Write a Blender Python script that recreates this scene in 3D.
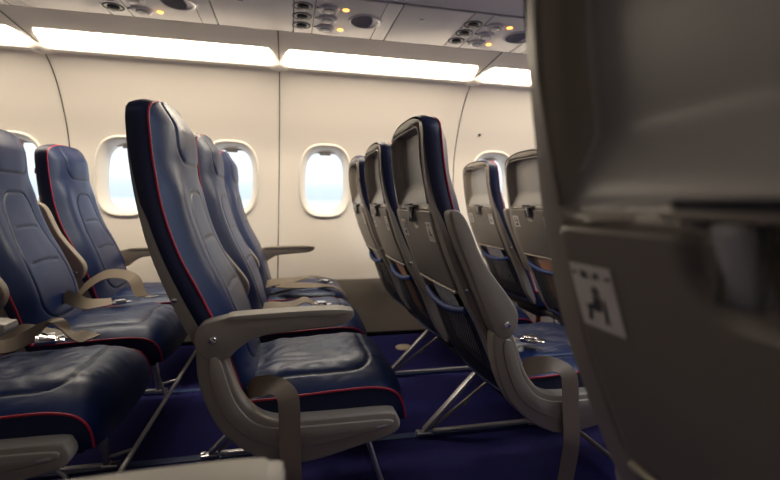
import bpy, bmesh, math, random
from mathutils import Vector, Matrix, noise
random.seed(4)
S = bpy.context.scene
for o in list(bpy.data.objects): bpy.data.objects.remove(o)
C = S.collection
PI = math.pi

# ------------------------------------------------------------------ camera, world, light, exposure
FPX, YAW, ROLL, CAMZ, HORY = 448.0, 0.2238, 0.0123, 0.87, 204.3
cd = bpy.data.cameras.new('camera'); cam = bpy.data.objects.new('camera', cd); C.objects.link(cam)
cd.sensor_fit = 'HORIZONTAL'; cd.sensor_width = 36; cd.lens = FPX/780*36
cd.shift_y = (HORY-240)/780
cd.clip_start = 0.01
fw = Vector((math.sin(YAW), math.cos(YAW), 0)); r0 = Vector((math.cos(YAW), -math.sin(YAW), 0)); u0 = Vector((0, 0, 1))
rt = r0*math.cos(ROLL)+u0*math.sin(ROLL); up = u0*math.cos(ROLL)-r0*math.sin(ROLL)
M = Matrix((rt, up, -fw)).transposed().to_4x4(); M.translation = (0, 0, CAMZ)
cam.matrix_world = M
cd.dof.use_dof = True; cd.dof.focus_distance = 1.25; cd.dof.aperture_fstop = 2.8
S.camera = cam
S.view_settings.view_transform = 'Standard'; S.view_settings.look = 'None'
S.view_settings.gamma = 1; S.view_settings.use_curve_mapping = False
S.view_settings.exposure = 0.0

w = bpy.data.worlds.new('sky'); S.world = w; w.use_nodes = True
nt = w.node_tree; nt.nodes.clear()
wo = nt.nodes.new('ShaderNodeOutputWorld'); bg = nt.nodes.new('ShaderNodeBackground')
tc = nt.nodes.new('ShaderNodeTexCoord'); sx = nt.nodes.new('ShaderNodeSeparateXYZ'); rp = nt.nodes.new('ShaderNodeValToRGB')
mp = nt.nodes.new('ShaderNodeMapRange'); mp.inputs[1].default_value = -0.25; mp.inputs[2].default_value = 0.25
nt.links.new(tc.outputs['Generated'], sx.inputs[0]); nt.links.new(sx.outputs['Z'], mp.inputs[0])
nt.links.new(mp.outputs[0], rp.inputs[0]); nt.links.new(rp.outputs[0], bg.inputs[0]); nt.links.new(bg.outputs[0], wo.inputs[0])
e = rp.color_ramp.elements
e[0].position = 0.40; e[0].color = (.93, .96, 1, 1); e[1].position = 0.68; e[1].color = (.88, .96, 1, 1)
for p, c in ((.50, (.90, .94, .97, 1)), (.52, (.66, .78, .88, 1)), (.56, (.70, .82, .92, 1)), (.60, (.86, .94, 1, 1))):
    q = e.new(p); q.color = c
bg.inputs[1].default_value = 1.3

def area(name, loc, rot, sx_, sy_, power, col, spread=PI):
    l = bpy.data.lights.new(name, 'AREA'); l.shape = 'RECTANGLE'; l.size = sx_; l.size_y = sy_; l.energy = power; l.color = col; l.spread = spread
    o = bpy.data.objects.new(name, l); C.objects.link(o); o.location = loc; o.rotation_euler = rot; return o
# aisle ceiling lamps (they run along the cabin over the aisle)
area('aisle_ceiling_light', (-1.3, .83, 2.14), (0, 0, 0), 2.0, .22, 1.5, (1, .95, .90))
area('aisle_ceiling_light', (2.4, .83, 2.14), (0, 0, 0), 2.6, .22, 34, (.86, .91, 1))
# daylight entering through the windows of the far wall
SEAMX = -.0586
WINX = [SEAMX+.6*(k+.5) for k in range(-5, 6)]
for x in WINX:
    area('window_daylight', (x, 3.10, 1.02), (-PI/2, 0, 0), .30, .44, 1, (1, 1, 1)).data.cycles.is_portal = True

# ------------------------------------------------------------------ materials
def mat(name, col, rough=.5, metal=0, bump=0, bscale=200, spec=.5, var=0, vscale=6, emit=None, estr=1, coat=0, seam=False, bdist=.001, sheen=0, stretch=None):
    m = bpy.data.materials.new(name); m.use_nodes = True; n = m.node_tree; b = n.nodes['Principled BSDF']
    b.inputs['Base Color'].default_value = (*col, 1); b.inputs['Roughness'].default_value = rough; b.inputs['Metallic'].default_value = metal
    b.inputs['Specular IOR Level'].default_value = spec; b.inputs['Coat Weight'].default_value = coat; b.inputs['Sheen Weight'].default_value = sheen
    t = n.nodes.new('ShaderNodeTexCoord')
    if bump:
        src = t.outputs['Object']
        if stretch:
            mpn = n.nodes.new('ShaderNodeMapping'); mpn.inputs['Scale'].default_value = stretch; n.links.new(src, mpn.inputs[0]); src = mpn.outputs[0]
        z = n.nodes.new('ShaderNodeTexNoise'); z.inputs['Scale'].default_value = bscale; z.inputs['Detail'].default_value = 3
        n.links.new(src, z.inputs['Vector'])
        bp = n.nodes.new('ShaderNodeBump'); bp.inputs['Strength'].default_value = bump; bp.inputs['Distance'].default_value = bdist
        n.links.new(z.outputs[0], bp.inputs['Height']); n.links.new(bp.outputs[0], b.inputs['Normal'])
    out = None
    if var:
        z2 = n.nodes.new('ShaderNodeTexNoise'); z2.inputs['Scale'].default_value = vscale; z2.inputs['Detail'].default_value = 4
        n.links.new(t.outputs['Object'], z2.inputs['Vector'])
        mx = n.nodes.new('ShaderNodeMix'); mx.data_type = 'RGBA'
        mx.inputs[6].default_value = (*[c*(1-var) for c in col], 1); mx.inputs[7].default_value = (*[min(1, c*(1+var)) for c in col], 1)
        n.links.new(z2.outputs[0], mx.inputs[0]); out = mx.outputs[2]; n.links.new(out, b.inputs['Base Color'])
    if seam:   # dark stitched thread along the sewn seams
        at = n.nodes.new('ShaderNodeAttribute'); at.attribute_name = 'stitch'
        mx = n.nodes.new('ShaderNodeMix'); mx.data_type = 'RGBA'; mx.inputs[7].default_value = (.004, .005, .012, 1)
        if out: n.links.new(out, mx.inputs[6])
        else: mx.inputs[6].default_value = (*col, 1)
        n.links.new(at.outputs['Fac'], mx.inputs[0]); n.links.new(mx.outputs[2], b.inputs['Base Color'])
        mr = n.nodes.new('ShaderNodeMapRange'); mr.inputs[3].default_value = spec; mr.inputs[4].default_value = .03
        n.links.new(at.outputs['Fac'], mr.inputs[0]); n.links.new(mr.outputs[0], b.inputs['Specular IOR Level'])
    if emit:
        b.inputs['Emission Color'].default_value = (*emit, 1); b.inputs['Emission Strength'].default_value = estr
    return m
LEATHER = mat('navy_leather', (.006, .017, .080), .37, bump=.35, bscale=260, spec=.46, var=.22, vscale=5, seam=True, bdist=.0006)
LEATHER.node_tree.nodes['Principled BSDF'].inputs['Specular Tint'].default_value = (.72, .84, 1, 1)
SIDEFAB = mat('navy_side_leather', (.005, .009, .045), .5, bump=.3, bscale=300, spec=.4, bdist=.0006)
RED = mat('red_piping', (.42, .012, .045), .45)
SHELL = mat('taupe_shell', (.25, .22, .188), .42, bump=.15, bscale=500, spec=.45, bdist=.0003)
TRAY = mat('taupe_tray', (.185, .163, .142), .45, bump=.2, bscale=600, spec=.4, bdist=.0003)
ARM = mat('taupe_armrest', (.285, .25, .205), .42, bump=.1, bscale=400, bdist=.0003)
PAD = mat('taupe_arm_pad', (.31, .275, .22), .5, bump=.1, bscale=400, bdist=.0003)
DARK = mat('dark_gap', (.012, .012, .014), .6)
METAL = mat('brushed_metal', (.62, .62, .64), .28, 1, bump=.1, bscale=90)
CHROME = mat('chrome', (.78, .78, .8), .14, 1)
LEGM = mat('leg_aluminium', (.50, .50, .52), .38, .75, bump=.1, bscale=60)
WEB = mat('brown_webbing', (.19, .145, .10), .6, bump=.6, bscale=420, bdist=.0006, stretch=(1, 1, 3), sheen=.2)
WALL = mat('cream_wall', (.74, .695, .645), .5, bump=.06, bscale=300, bdist=.0003)
DADO = mat('taupe_dado', (.20, .175, .15), .6, bump=.3, bscale=500, bdist=.0005)
RING = mat('cream_window_surround', (.72, .68, .62), .42)
GREYP = mat('grey_cove_panel', (.60, .565, .54), .5, bump=.05, bscale=300)
PSU = mat('lavender_grey_panel', (.62, .61, .64), .42, bump=.05, bscale=300)
BIN = mat('bin_grey', (.62, .61, .66), .4, bump=.05, bscale=300)
CEIL = mat('ceiling_white', (.5, .48, .46), .6, bump=.05, bscale=100)
LAMP = mat('cove_diffuser', (.9, .86, .8), .5, emit=(1, .86, .66), estr=22)
LAMPDIM = mat('cove_diffuser_dimmed', (.9, .86, .8), .5, emit=(1, .86, .66), estr=.9)
LINING = mat('grey_lining', (.32, .305, .29), .4, bump=.1, bscale=400, bdist=.0003)
LAMPOFF = mat('cove_diffuser_off', (.7, .68, .64), .5)
LIPM = mat('cream_lip', (.80, .76, .70), .4)
AMBER = mat('amber_indicator', (.9, .4, .1), .4, emit=(1, .33, .05), estr=5)
LENSG = mat('lens_grey', (.30, .30, .31), .25, spec=.7)
BLACKM = mat('black_plastic', (.02, .02, .024), .4)
HEM = mat('blue_hem', (.012, .035, .16), .6, bump=.3, bscale=300)
STICK = mat('sticker_white', (.62, .58, .55), .5)
INK = mat('sticker_ink', (.05, .05, .06), .5)
INKB = mat('sticker_blue', (.06, .12, .4), .5)
TAGR = mat('red_tag', (.40, .02, .02), .6)
POUCH = mat('black_pouch', (.018, .018, .022), .55, bump=.4, bscale=30, bdist=.004)
DISC = mat('beige_cap', (.55, .47, .38), .5)

def glass():
    m = bpy.data.materials.new('acrylic_pane'); m.use_nodes = True; n = m.node_tree; n.nodes.clear()
    o = n.nodes.new('ShaderNodeOutputMaterial'); t = n.nodes.new('ShaderNodeBsdfTransparent'); g = n.nodes.new('ShaderNodeBsdfGlossy'); mx = n.nodes.new('ShaderNodeMixShader')
    t.inputs[0].default_value = (.97, .98, 1, 1); g.inputs['Roughness'].default_value = .02; mx.inputs[0].default_value = .05
    n.links.new(t.outputs[0], mx.inputs[1]); n.links.new(g.outputs[0], mx.inputs[2]); n.links.new(mx.outputs[0], o.inputs[0]); return m
GLASS = glass()

def net_mat():
    m = bpy.data.materials.new('pocket_net'); m.use_nodes = True; n = m.node_tree; b = n.nodes['Principled BSDF']
    b.inputs['Base Color'].default_value = (.03, .032, .042, 1); b.inputs['Roughness'].default_value = .6
    t = n.nodes.new('ShaderNodeTexCoord'); v = n.nodes.new('ShaderNodeMapping'); v.inputs['Scale'].default_value = (0, 110, 90)
    n.links.new(t.outputs['Object'], v.inputs[0])
    sp = n.nodes.new('ShaderNodeSeparateXYZ'); n.links.new(v.outputs[0], sp.inputs[0])
    def cell(a, bb, op):
        k = n.nodes.new('ShaderNodeMath'); k.operation = op; n.links.new(a, k.inputs[0]); n.links.new(bb, k.inputs[1])
        f = n.nodes.new('ShaderNodeMath'); f.operation = 'FRACT'; n.links.new(k.outputs[0], f.inputs[0])
        g = n.nodes.new('ShaderNodeMath'); g.operation = 'LESS_THAN'; g.inputs[1].default_value = .36; n.links.new(f.outputs[0], g.inputs[0]); return g.outputs[0]
    a = cell(sp.outputs[1], sp.outputs[2], 'ADD'); c = cell(sp.outputs[1], sp.outputs[2], 'SUBTRACT')
    mx = n.nodes.new('ShaderNodeMath'); mx.operation = 'MAXIMUM'; n.links.new(a, mx.inputs[0]); n.links.new(c, mx.inputs[1])
    n.links.new(mx.outputs[0], b.inputs['Alpha']); return m
NET = net_mat()

def card_mat(name, base, ink):
    m = bpy.data.materials.new(name); m.use_nodes = True; n = m.node_tree; b = n.nodes['Principled BSDF']; b.inputs['Roughness'].default_value = .45
    t = n.nodes.new('ShaderNodeTexCoord'); mp_ = n.nodes.new('ShaderNodeMapping'); mp_.inputs['Scale'].default_value = (1, 1, 1)
    br = n.nodes.new('ShaderNodeTexBrick'); br.inputs['Color1'].default_value = (*ink, 1); br.inputs['Color2'].default_value = (*base, 1); br.inputs['Mortar'].default_value = (*base, 1)
    br.inputs['Scale'].default_value = 22; br.inputs['Mortar Size'].default_value = .05; br.inputs['Brick Width'].default_value = .8; br.inputs['Row Height'].default_value = .3
    mp_.inputs['Rotation'].default_value = (0, PI/2, PI/2)
    n.links.new(t.outputs['Object'], mp_.inputs[0]); n.links.new(mp_.outputs[0], br.inputs[0]); n.links.new(br.outputs[0], b.inputs['Base Color']); return m
CARDW = card_mat('card_white', (.62, .60, .60), (.35, .36, .42))
CARDO = card_mat('card_orange', (.66, .30, .17), (.7, .55, .42))

def carpet():
    m = bpy.data.materials.new('purple_blue_carpet'); m.use_nodes = True; n = m.node_tree; b = n.nodes['Principled BSDF']
    b.inputs['Roughness'].default_value = .95; b.inputs['Specular IOR Level'].default_value = .1
    t = n.nodes.new('ShaderNodeTexCoord'); z = n.nodes.new('ShaderNodeTexNoise'); z.inputs['Scale'].default_value = 260; z.inputs['Detail'].default_value = 4
    r = n.nodes.new('ShaderNodeValToRGB'); r.color_ramp.elements[0].color = (.009, .009, .062, 1); r.color_ramp.elements[1].color = (.032, .030, .165, 1)
    r.color_ramp.elements[0].position = .3; r.color_ramp.elements[1].position = .7
    n.links.new(t.outputs['Object'], z.inputs[0]); n.links.new(z.outputs[0], r.inputs[0]); n.links.new(r.outputs[0], b.inputs['Base Color'])
    bp = n.nodes.new('ShaderNodeBump'); bp.inputs['Strength'].default_value = .8; bp.inputs['Distance'].default_value = .003
    n.links.new(z.outputs[0], bp.inputs['Height']); n.links.new(bp.outputs[0], b.inputs['Normal']); return m
CARPET = carpet()
TRACK = mat('track_cover_blue', (.012, .040, .15), .6, bump=.2, bscale=200)

# ------------------------------------------------------------------ mesh helpers
def obj(name, verts, faces, m, parent=None, smooth=True, attr=None, auto=None):
    me = bpy.data.meshes.new(name); me.from_pydata([tuple(v) for v in verts], [], faces); me.update()
    bm = bmesh.new(); bm.from_mesh(me); bmesh.ops.recalc_face_normals(bm, faces=bm.faces); bm.to_mesh(me); bm.free()
    if attr:
        a = me.attributes.new('stitch', 'FLOAT', 'POINT'); a.data.foreach_set('value', attr)
    return link(name, me, m, parent, smooth, auto)
def link(name, me, m, parent=None, smooth=True, auto=None):
    me.materials.append(m)
    for p in me.polygons: p.use_smooth = smooth
    if auto: me.set_sharp_from_angle(angle=math.radians(auto))
    o = bpy.data.objects.new(name, me); C.objects.link(o)
    if parent: o.parent = parent
    return o
def fromb(name, bm, m, parent=None, smooth=True, auto=35):
    bmesh.ops.recalc_face_normals(bm, faces=bm.faces)
    me = bpy.data.meshes.new(name); bm.to_mesh(me); bm.free(); return link(name, me, m, parent, smooth, auto)
def interp(tab, z):
    tab = sorted(tab)
    if z <= tab[0][0]: return tab[0][1]
    if z >= tab[-1][0]: return tab[-1][1]
    n = len(tab)
    for i in range(n-1):
        if tab[i][0] <= z <= tab[i+1][0]:
            h = tab[i+1][0]-tab[i][0]; t = (z-tab[i][0])/h
            def sl(j):
                if j == 0: return (tab[1][1]-tab[0][1])/(tab[1][0]-tab[0][0])
                if j == n-1: return (tab[-1][1]-tab[-2][1])/(tab[-1][0]-tab[-2][0])
                return (tab[j+1][1]-tab[j-1][1])/(tab[j+1][0]-tab[j-1][0])
            m0, m1 = sl(i)*h, sl(i+1)*h
            return (2*t**3-3*t*t+1)*tab[i][1]+(t**3-2*t*t+t)*m0+(-2*t**3+3*t*t)*tab[i+1][1]+(t**3-t*t)*m1
def smooth_path(pts, n=6):
    out = []
    P = [Vector(p) for p in pts]
    for i in range(len(P)-1):
        p0 = P[max(i-1, 0)]; p1 = P[i]; p2 = P[i+1]; p3 = P[min(i+2, len(P)-1)]
        for k in range(n):
            t = k/n
            out.append(.5*((2*p1)+(-p0+p2)*t+(2*p0-5*p1+4*p2-p3)*t*t+(-p0+3*p1-3*p2+p3)*t**3))
    out.append(P[-1]); return out
def tube_data(pts, r, seg=8, base=0):
    P = [Vector(p) for p in pts]; V = []; F = []
    prev = None
    for i, p in enumerate(P):
        d = (P[min(i+1, len(P)-1)]-P[max(i-1, 0)]).normalized()
        if prev is None:
            a = Vector((0, 0, 1)) if abs(d.z) < .9 else Vector((1, 0, 0)); n1 = d.cross(a).normalized()
        else: n1 = (prev-d*prev.dot(d)).normalized()
        prev = n1; n2 = d.cross(n1)
        for k in range(seg):
            an = 2*PI*k/seg; V.append(p+(n1*math.cos(an)+n2*math.sin(an))*r)
    for i in range(len(P)-1):
        for k in range(seg):
            F.append((base+i*seg+k, base+i*seg+(k+1) % seg, base+(i+1)*seg+(k+1) % seg, base+(i+1)*seg+k))
    F.append(tuple(base+k for k in reversed(range(seg)))); F.append(tuple(base+(len(P)-1)*seg+k for k in range(seg)))
    return V, F
def tube(name, pts, r, m, parent=None, seg=8):
    V, F = tube_data(pts, r, seg); return obj(name, V, F, m, parent, auto=50)
def tubes(name, lst, m, parent=None, seg=8):
    V = []; F = []
    for pts, r in lst:
        v, f = tube_data(pts, r, seg, len(V)); V += v; F += f
    return obj(name, V, F, m, parent, auto=50)
def addbox(bm, c, s, rot=None, bev=.003):
    r = bmesh.ops.create_cube(bm, size=1); vs = r['verts']
    bmesh.ops.scale(bm, vec=s, verts=vs)
    if bev:
        es = list({e for v in vs for e in v.link_edges})
        r2 = bmesh.ops.bevel(bm, geom=es, offset=bev, segments=2, affect='EDGES', profile=.5)
        vs = list({v for f in r2['faces'] for v in f.verts} | {v for v in vs if v.is_valid})
        # gather everything of this island
        seen = set(vs); st = list(vs)
        while st:
            v = st.pop()
            for ed in v.link_edges:
                o2 = ed.other_vert(v)
                if o2 not in seen: seen.add(o2); st.append(o2)
        vs = list(seen)
    if rot: bmesh.ops.rotate(bm, cent=(0, 0, 0), matrix=rot, verts=vs)
    bmesh.ops.translate(bm, vec=c, verts=vs); return vs
def box(name, c, s, m, parent=None, rot=None, bev=.003):
    bm = bmesh.new(); addbox(bm, c, s, rot, bev); return fromb(name, bm, m, parent)
def cyl_data(c, axis, r, h, seg=20, r2=None):
    axis = Vector(axis).normalized(); a = Vector((0, 0, 1)) if abs(axis.z) < .9 else Vector((1, 0, 0))
    n1 = axis.cross(a).normalized(); n2 = axis.cross(n1); c = Vector(c); return axis, n1, n2, c
def lathe(name, c, axis, prof, m, parent=None, seg=20, auto=40):
    """prof: list of (radius, height along axis)"""
    ax, n1, n2, c = cyl_data(c, axis, 0, 0); V = []; F = []
    for r, h in prof:
        for k in range(seg):
            a = 2*PI*k/seg; V.append(c+ax*h+(n1*math.cos(a)+n2*math.sin(a))*r)
    for i in range(len(prof)-1):
        for k in range(seg): F.append((i*seg+k, i*seg+(k+1) % seg, (i+1)*seg+(k+1) % seg, (i+1)*seg+k))
    F.append(tuple(range(seg))); F.append(tuple((len(prof)-1)*seg+k for k in range(seg)))
    return obj(name, V, F, m, parent, auto=auto)
def prism_xz(name, outline, y0, y1, m, parent=None, bev=.006, n=4, auto=30, seg=3):
    """closed outline in x,z extruded along y, edges of both faces bevelled"""
    pts = smooth_closed(outline, n) if n > 1 else outline
    bm = bmesh.new()
    vs = [bm.verts.new((x, y0, z)) for x, z in pts]; f = bm.faces.new(vs)
    r = bmesh.ops.extrude_face_region(bm, geom=[f]); nv = [g for g in r['geom'] if isinstance(g, bmesh.types.BMVert)]
    bmesh.ops.translate(bm, vec=(0, y1-y0, 0), verts=nv)
    bm.normal_update()
    es = [e for e in bm.edges if abs(e.verts[0].co.y-e.verts[1].co.y) < 1e-6]
    bmesh.ops.bevel(bm, geom=es, offset=bev, segments=seg, affect='EDGES', profile=.5, clamp_overlap=True)
    return fromb(name, bm, m, parent, auto=auto)
def smooth_closed(P, n):
    out = []; L = len(P)
    for i in range(L):
        p0, p1, p2, p3 = [Vector(P[(i+j-1) % L]) for j in range(4)]
        for k in range(n):
            t = k/n; out.append(tuple(.5*((2*p1)+(-p0+p2)*t+(2*p0-5*p1+4*p2-p3)*t*t+(-p0+3*p1-3*p2+p3)*t**3)))
    return out
def ribbon(name, pts, wid, m, parent=None, n=8, th=.0016):
    """flat webbing: centre line points and a half-width vector at each"""
    P = smooth_path(pts, n); W = smooth_path(wid, n); V = []; F = []
    for i, (p, q) in enumerate(zip(P, W)):
        d = (P[min(i+1, len(P)-1)]-P[max(i-1, 0)]).normalized(); nn = d.cross(q)
        nn = nn.normalized()*th if nn.length > 1e-9 else Vector((0, 0, th))
        q = q.normalized()*.0255
        V += [p-q-nn, p+q-nn, p+q+nn, p-q+nn]
    for i in range(len(P)-1):
        for k in range(4): F.append((i*4+k, i*4+(k+1) % 4, i*4+4+(k+1) % 4, i*4+4+k))
    F.append((0, 1, 2, 3)); e_ = (len(P)-1)*4; F.append((e_, e_+1, e_+2, e_+3))
    return obj(name, V, F, m, parent, auto=50)

def empty(name, loc, label=None, cat=None, group=None):
    o = bpy.data.objects.new(name, None); o.empty_display_size = .1; C.objects.link(o); o.location = loc
    return tag(o, label, cat, group)
def tag(o, label=None, cat=None, group=None, kind=None):
    if label: o['label'] = label
    if cat: o['category'] = cat
    if group: o['group'] = group
    if kind: o['kind'] = kind
    return o
def kids(o): return [c for c in bpy.data.objects if c.parent == o]
def copy_tree(o, parent=None):
    c = o.copy(); C.objects.link(c)
    if parent: c.parent = parent
    for ch in kids(o): copy_tree(ch, c)
    return c
def struct(o): o['kind'] = 'structure'; return o

# ------------------------------------------------------------------ cabin shell
MID = .825                                   # middle of the aisle; the other side mirrors the far one
WPROF = [(0.0, 2.905), (.18, 2.925), (.37, 2.945), (.6, 2.975), (.8, 2.997), (1.02, 3.005), (1.22, 2.985), (1.44, 2.89), (1.58, 2.79), (1.655, 2.70)]
def wd(z): return interp(WPROF, z)
X0, X1 = SEAMX-3.0, SEAMX+3.6
PW, PH = .172, .242       # window surround half size
GW, GH = .128, .198       # pane half size
WZ = 1.018
def sup(a, hw, hh, p=2.9):
    c, s = math.cos(a), math.sin(a); k = (abs(c/hw)**p+abs(s/hh)**p)**(-1/p); return k*c, k*s
def wall(name, mirror, ncell, x0, m, win=True):
    V = []; idx = {}; F = []
    def v(x, y, z):
        k = (round(x, 4), round(y, 4), round(z, 4))
        if k not in idx:
            idx[k] = len(V); V.append((x, (2*MID-y) if mirror else y, z))
        return idx[k]
    N = 14; zlo, zhi = .70, 1.336
    for c in range(ncell):
        xa = x0+.6*c; xc = xa+.3
        cols = [xa+.6*i/N for i in range(N+1)]
        for za, zb, nz in ((.375, zlo, 7), (zhi, 1.655, 12)):
            zs = [za+(zb-za)*j/nz for j in range(nz+1)]
            for j in range(nz):
                for i in range(N):
                    F.append((v(cols[i], wd(zs[j]), zs[j]), v(cols[i+1], wd(zs[j]), zs[j]), v(cols[i+1], wd(zs[j+1]), zs[j+1]), v(cols[i], wd(zs[j+1]), zs[j+1])))
        per = [(cols[i], zlo) for i in range(N)]+[(xa+.6, zlo+(zhi-zlo)*i/N) for i in range(N)]+[(cols[N-i], zhi) for i in range(N)]+[(xa, zhi-(zhi-zlo)*i/N) for i in range(N)]
        rings = []
        for t in range(0, 9):
            ring = []
            for (px, pz) in per:
                a = math.atan2(pz-WZ, px-xc); ex, ez = sup(a, PW+.004, PH+.004); ex += xc; ez += WZ
                k = t/8; x = px+(ex-px)*k; z = pz+(ez-pz)*k
                ring.append(v(x, wd(z), z))
            rings.append(ring)
        for a_, b_ in zip(rings, rings[1:]):
            for i in range(len(a_)):
                j = (i+1) % len(a_); q = (a_[i], a_[j], b_[j], b_[i])
                if len(set(q)) == 4: F.append(q)
    o = obj(name, V, F, m, smooth=True); return struct(o)
wall('wall_left', False, 11, X0, WALL)
wr = wall('wall_right', True, 11, X0, WALL)

# window surrounds, panes, shades
def window(i, x, mirror):
    prof = [(1.0+.022, .002), (1.0, -.004), (.985, -.010), (.95, -.012), (.91, -.006), (.86, .010), (.81, .030), (.775, .050), (.755, .064), (.75, .075), (.75, .10)]
    V = []; F = []; n = 72; sg = -1 if mirror else 1
    for s, d in prof:
        t = (1-s)/.25; hw = PW*s if s >= 1 else PW+(GW-PW)*min(1, t); hh = PH*s if s >= 1 else PH+(GH-PH)*min(1, t)
        for k in range(n):
            a = 2*PI*k/n; ex, ez = sup(a, hw, hh, 2.9+.3*min(1, max(0, t))); z = WZ+ez
            follow = wd(z) if t < .6 else wd(z)*(1-(t-.6)/.4)+wd(WZ)*((t-.6)/.4) if t < 1 else wd(WZ)
            y = follow+d; V.append((ex, (y-wd(WZ))*sg, ez))
    for j in range(len(prof)-1):
        for k in range(n): F.append((j*n+k, j*n+(k+1) % n, (j+1)*n+(k+1) % n, (j+1)*n+k))
    r = empty('window_%d' % i, (x, (2*MID-wd(WZ)) if mirror else wd(WZ), WZ)); struct(r)
    obj('window_surround', V, F, RING, r)
    gv = [(0, .07*sg, 0)]+[(GW*1.06/1.0*math.cos(2*PI*k/40), .07*sg, GH*1.06*math.sin(2*PI*k/40)) for k in range(40)]
    gv = [(0, .07*sg, 0)]+[(sup(2*PI*k/40, GW+.01, GH+.01, 3.2)[0], .07*sg, sup(2*PI*k/40, GW+.01, GH+.01, 3.2)[1]) for k in range(40)]
    obj('window_pane', gv, [(0, 1+k, 1+(k+1) % 40) for k in range(40)], GLASS, r)
    # stowed shade with its pull tab at the top of the opening
    bm = bmesh.new(); addbox(bm, (0, .058*sg, GH-.002), (.15, .006, .014), None, .003); addbox(bm, (0, .048*sg, GH-.016), (.075, .014, .013), None, .004)
    fromb('window_shade', bm, RING, r)
    if mirror: obj('added_closed_shade', [(sup(2*PI*k/40, GW+.012, GH+.012, 3.2)[0], .066*sg, sup(2*PI*k/40, GW+.012, GH+.012, 3.2)[1]) for k in range(40)], [tuple(range(40))], RING, r)  # added out of view to block daylight from the camera side
    return r
n = 0
for x in WINX:
    n += 1; window(n, x, False)
for x in WINX:
    n += 1; window(n, x, True)
# outer skin so that daylight only comes in by the windows
def outer(name, mirror):
    V = []; F = []
    pass

# dado, base strip
def strip(name, prof, m, mirror=False, x0=X0, x1=X1, th=0, parent=None, nx=1):
    """profile of (y,z) swept along x"""
    V = []; F = []
    for i in range(nx+1):
        x = x0+(x1-x0)*i/nx
        for y, z in prof: V.append((x, (2*MID-y) if mirror else y, z))
    L = len(prof)
    for i in range(nx):
        for j in range(L-1): F.append((i*L+j, (i+1)*L+j, (i+1)*L+j+1, i*L+j+1))
    return obj(name, V, F, m, parent, auto=30)
for mi, nm in ((False, 'left'), (True, 'right')):
    struct(strip('baseboard_'+nm, [(2.935, .376), (2.930, .372), (2.905, .20), (2.895, .03), (2.905, .022), (2.94, .022)], DADO, mi))
    struct(strip('trim_1' if not mi else 'trim_2', [(2.955, .40), (2.955, .366), (2.93, .366)], DARK, mi))
    struct(strip('trim_3' if not mi else 'trim_4', [(2.93, .04), (2.925, .0)], DARK, mi))
# cove: lip, lamp strip, upper panel, service panel recess, bins
SE = [SEAMX+1.2*k for k in range(-2, 4)]
for mi in (False, True):
    nm = 'trim_%d' % (6 if mi else 5)
    lip = struct(strip(nm, [(2.70, 1.650), (2.690, 1.648), (2.672, 1.650), (2.662, 1.657), (2.660, 1.667), (2.668, 1.674), (2.70, 1.678)], LIPM, mi))
    for sxx in SE:      # rounded joint cover under the lip at each panel seam
        V = []; F = []; a_, b_ = 20, 8
        for i in range(a_+1):
            t = -1+2*i/a_; h = (1-t*t)**1.0
            for j in range(b_+1):
                u = j/b_; y = 2.705-.075*h*math.sin(u*PI/2)-.004; z = 1.668-.030*h*math.cos(u*PI/2)
                V.append((sxx+t*.088, (2*MID-y) if mi else y, z))
        for i in range(a_):
            for j in range(b_): F.append((i*(b_+1)+j, (i+1)*(b_+1)+j, (i+1)*(b_+1)+j+1, i*(b_+1)+j+1))
        obj('joint_cover', V, F, LIPM, lip)
COVE = [(2.70, 1.668), (2.60, 1.684), (2.49, 1.694), (2.40, 1.703), (2.272, 1.716)]
for mi in (False, True):
    struct(strip('trim_%d' % (8 if mi else 7), COVE, GREYP, mi))
for sxx in SE+[]:
    pass
# seams of the wall panels
for mi in (False, True):
    for q, sxx in enumerate(SE):
        pts = [(sxx, (2*MID-wd(z)) if mi else wd(z), z) for z in [.38+(1.655-.38)*i/24 for i in range(25)]]
        pts2 = [(sxx, (2*MID-y) if mi else y, z-.0005) for y, z in COVE]
        struct(tubes('trim_%d' % (9+q+(6 if mi else 0)), [(pts, .0028), (pts2, .0035)], DARK, seg=6))
# cove lamps: one long diffuser per wall panel
coves = ['above the three seats at the left edge', 'above the left-hand window pair, left of the straight wall seam', 'above the window right of the straight wall seam', 'at the far right behind the dark foreground seat']
def diffuser(xa, xb, mi):
    V = []; F = []; nx = 40; ny = 8
    y0_, y1_ = 2.475, 2.664
    for i in range(nx+1):
        for j in range(ny+1):
            t = j/ny; y = y0_+(y1_-y0_)*t
            # rounded ends, wider on the lip side
            inset = .035*(1-t)**2
            x = xa+inset+(xb-xa-2*inset)*i/nx
            z = interp([(a, b) for a, b in COVE], y)-.004*math.sin(PI*min(1, max(0, t)))-.0015
            V.append((x-(xa+xb)/2, (-(y-2.58) if mi else (y-2.58)), z-1.685))
    for i in range(nx):
        for j in range(ny): F.append((i*(ny+1)+j, (i+1)*(ny+1)+j, (i+1)*(ny+1)+j+1, i*(ny+1)+j+1))
    return V, F
labs = {1: 'warm glowing cove light strip at the far left, ending at the left curved seam',
        2: 'warm glowing cove light strip between left curved seam and straight seam',
        3: 'warm glowing cove light strip right of the straight vertical seam, over the middle window',
        4: 'warm glowing cove light strip past right curved seam, beside dark foreground seat'}
for mi in (False, True):
    for k in range(5):
        xa, xb = SE[k]+.022, SE[k+1]-.022
        V, F = diffuser(xa, xb, mi)
        o = obj('cove_light', V, F, LAMPDIM if mi else LAMP); o.location = ((xa+xb)/2, (2*MID-2.58) if mi else 2.58, 1.685)
        if mi or k not in (0, 1, 2, 3): tag(o, ('cove light strip on the camera side wall, ' if mi else 'cove light strip on the window wall, ')+['hindmost', 'second from the back', 'level with the camera', 'second from the front', 'foremost'][k], 'cove light', 'cove lights outside the photo')
        else: tag(o, labs[k+1], 'cove light')

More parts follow.
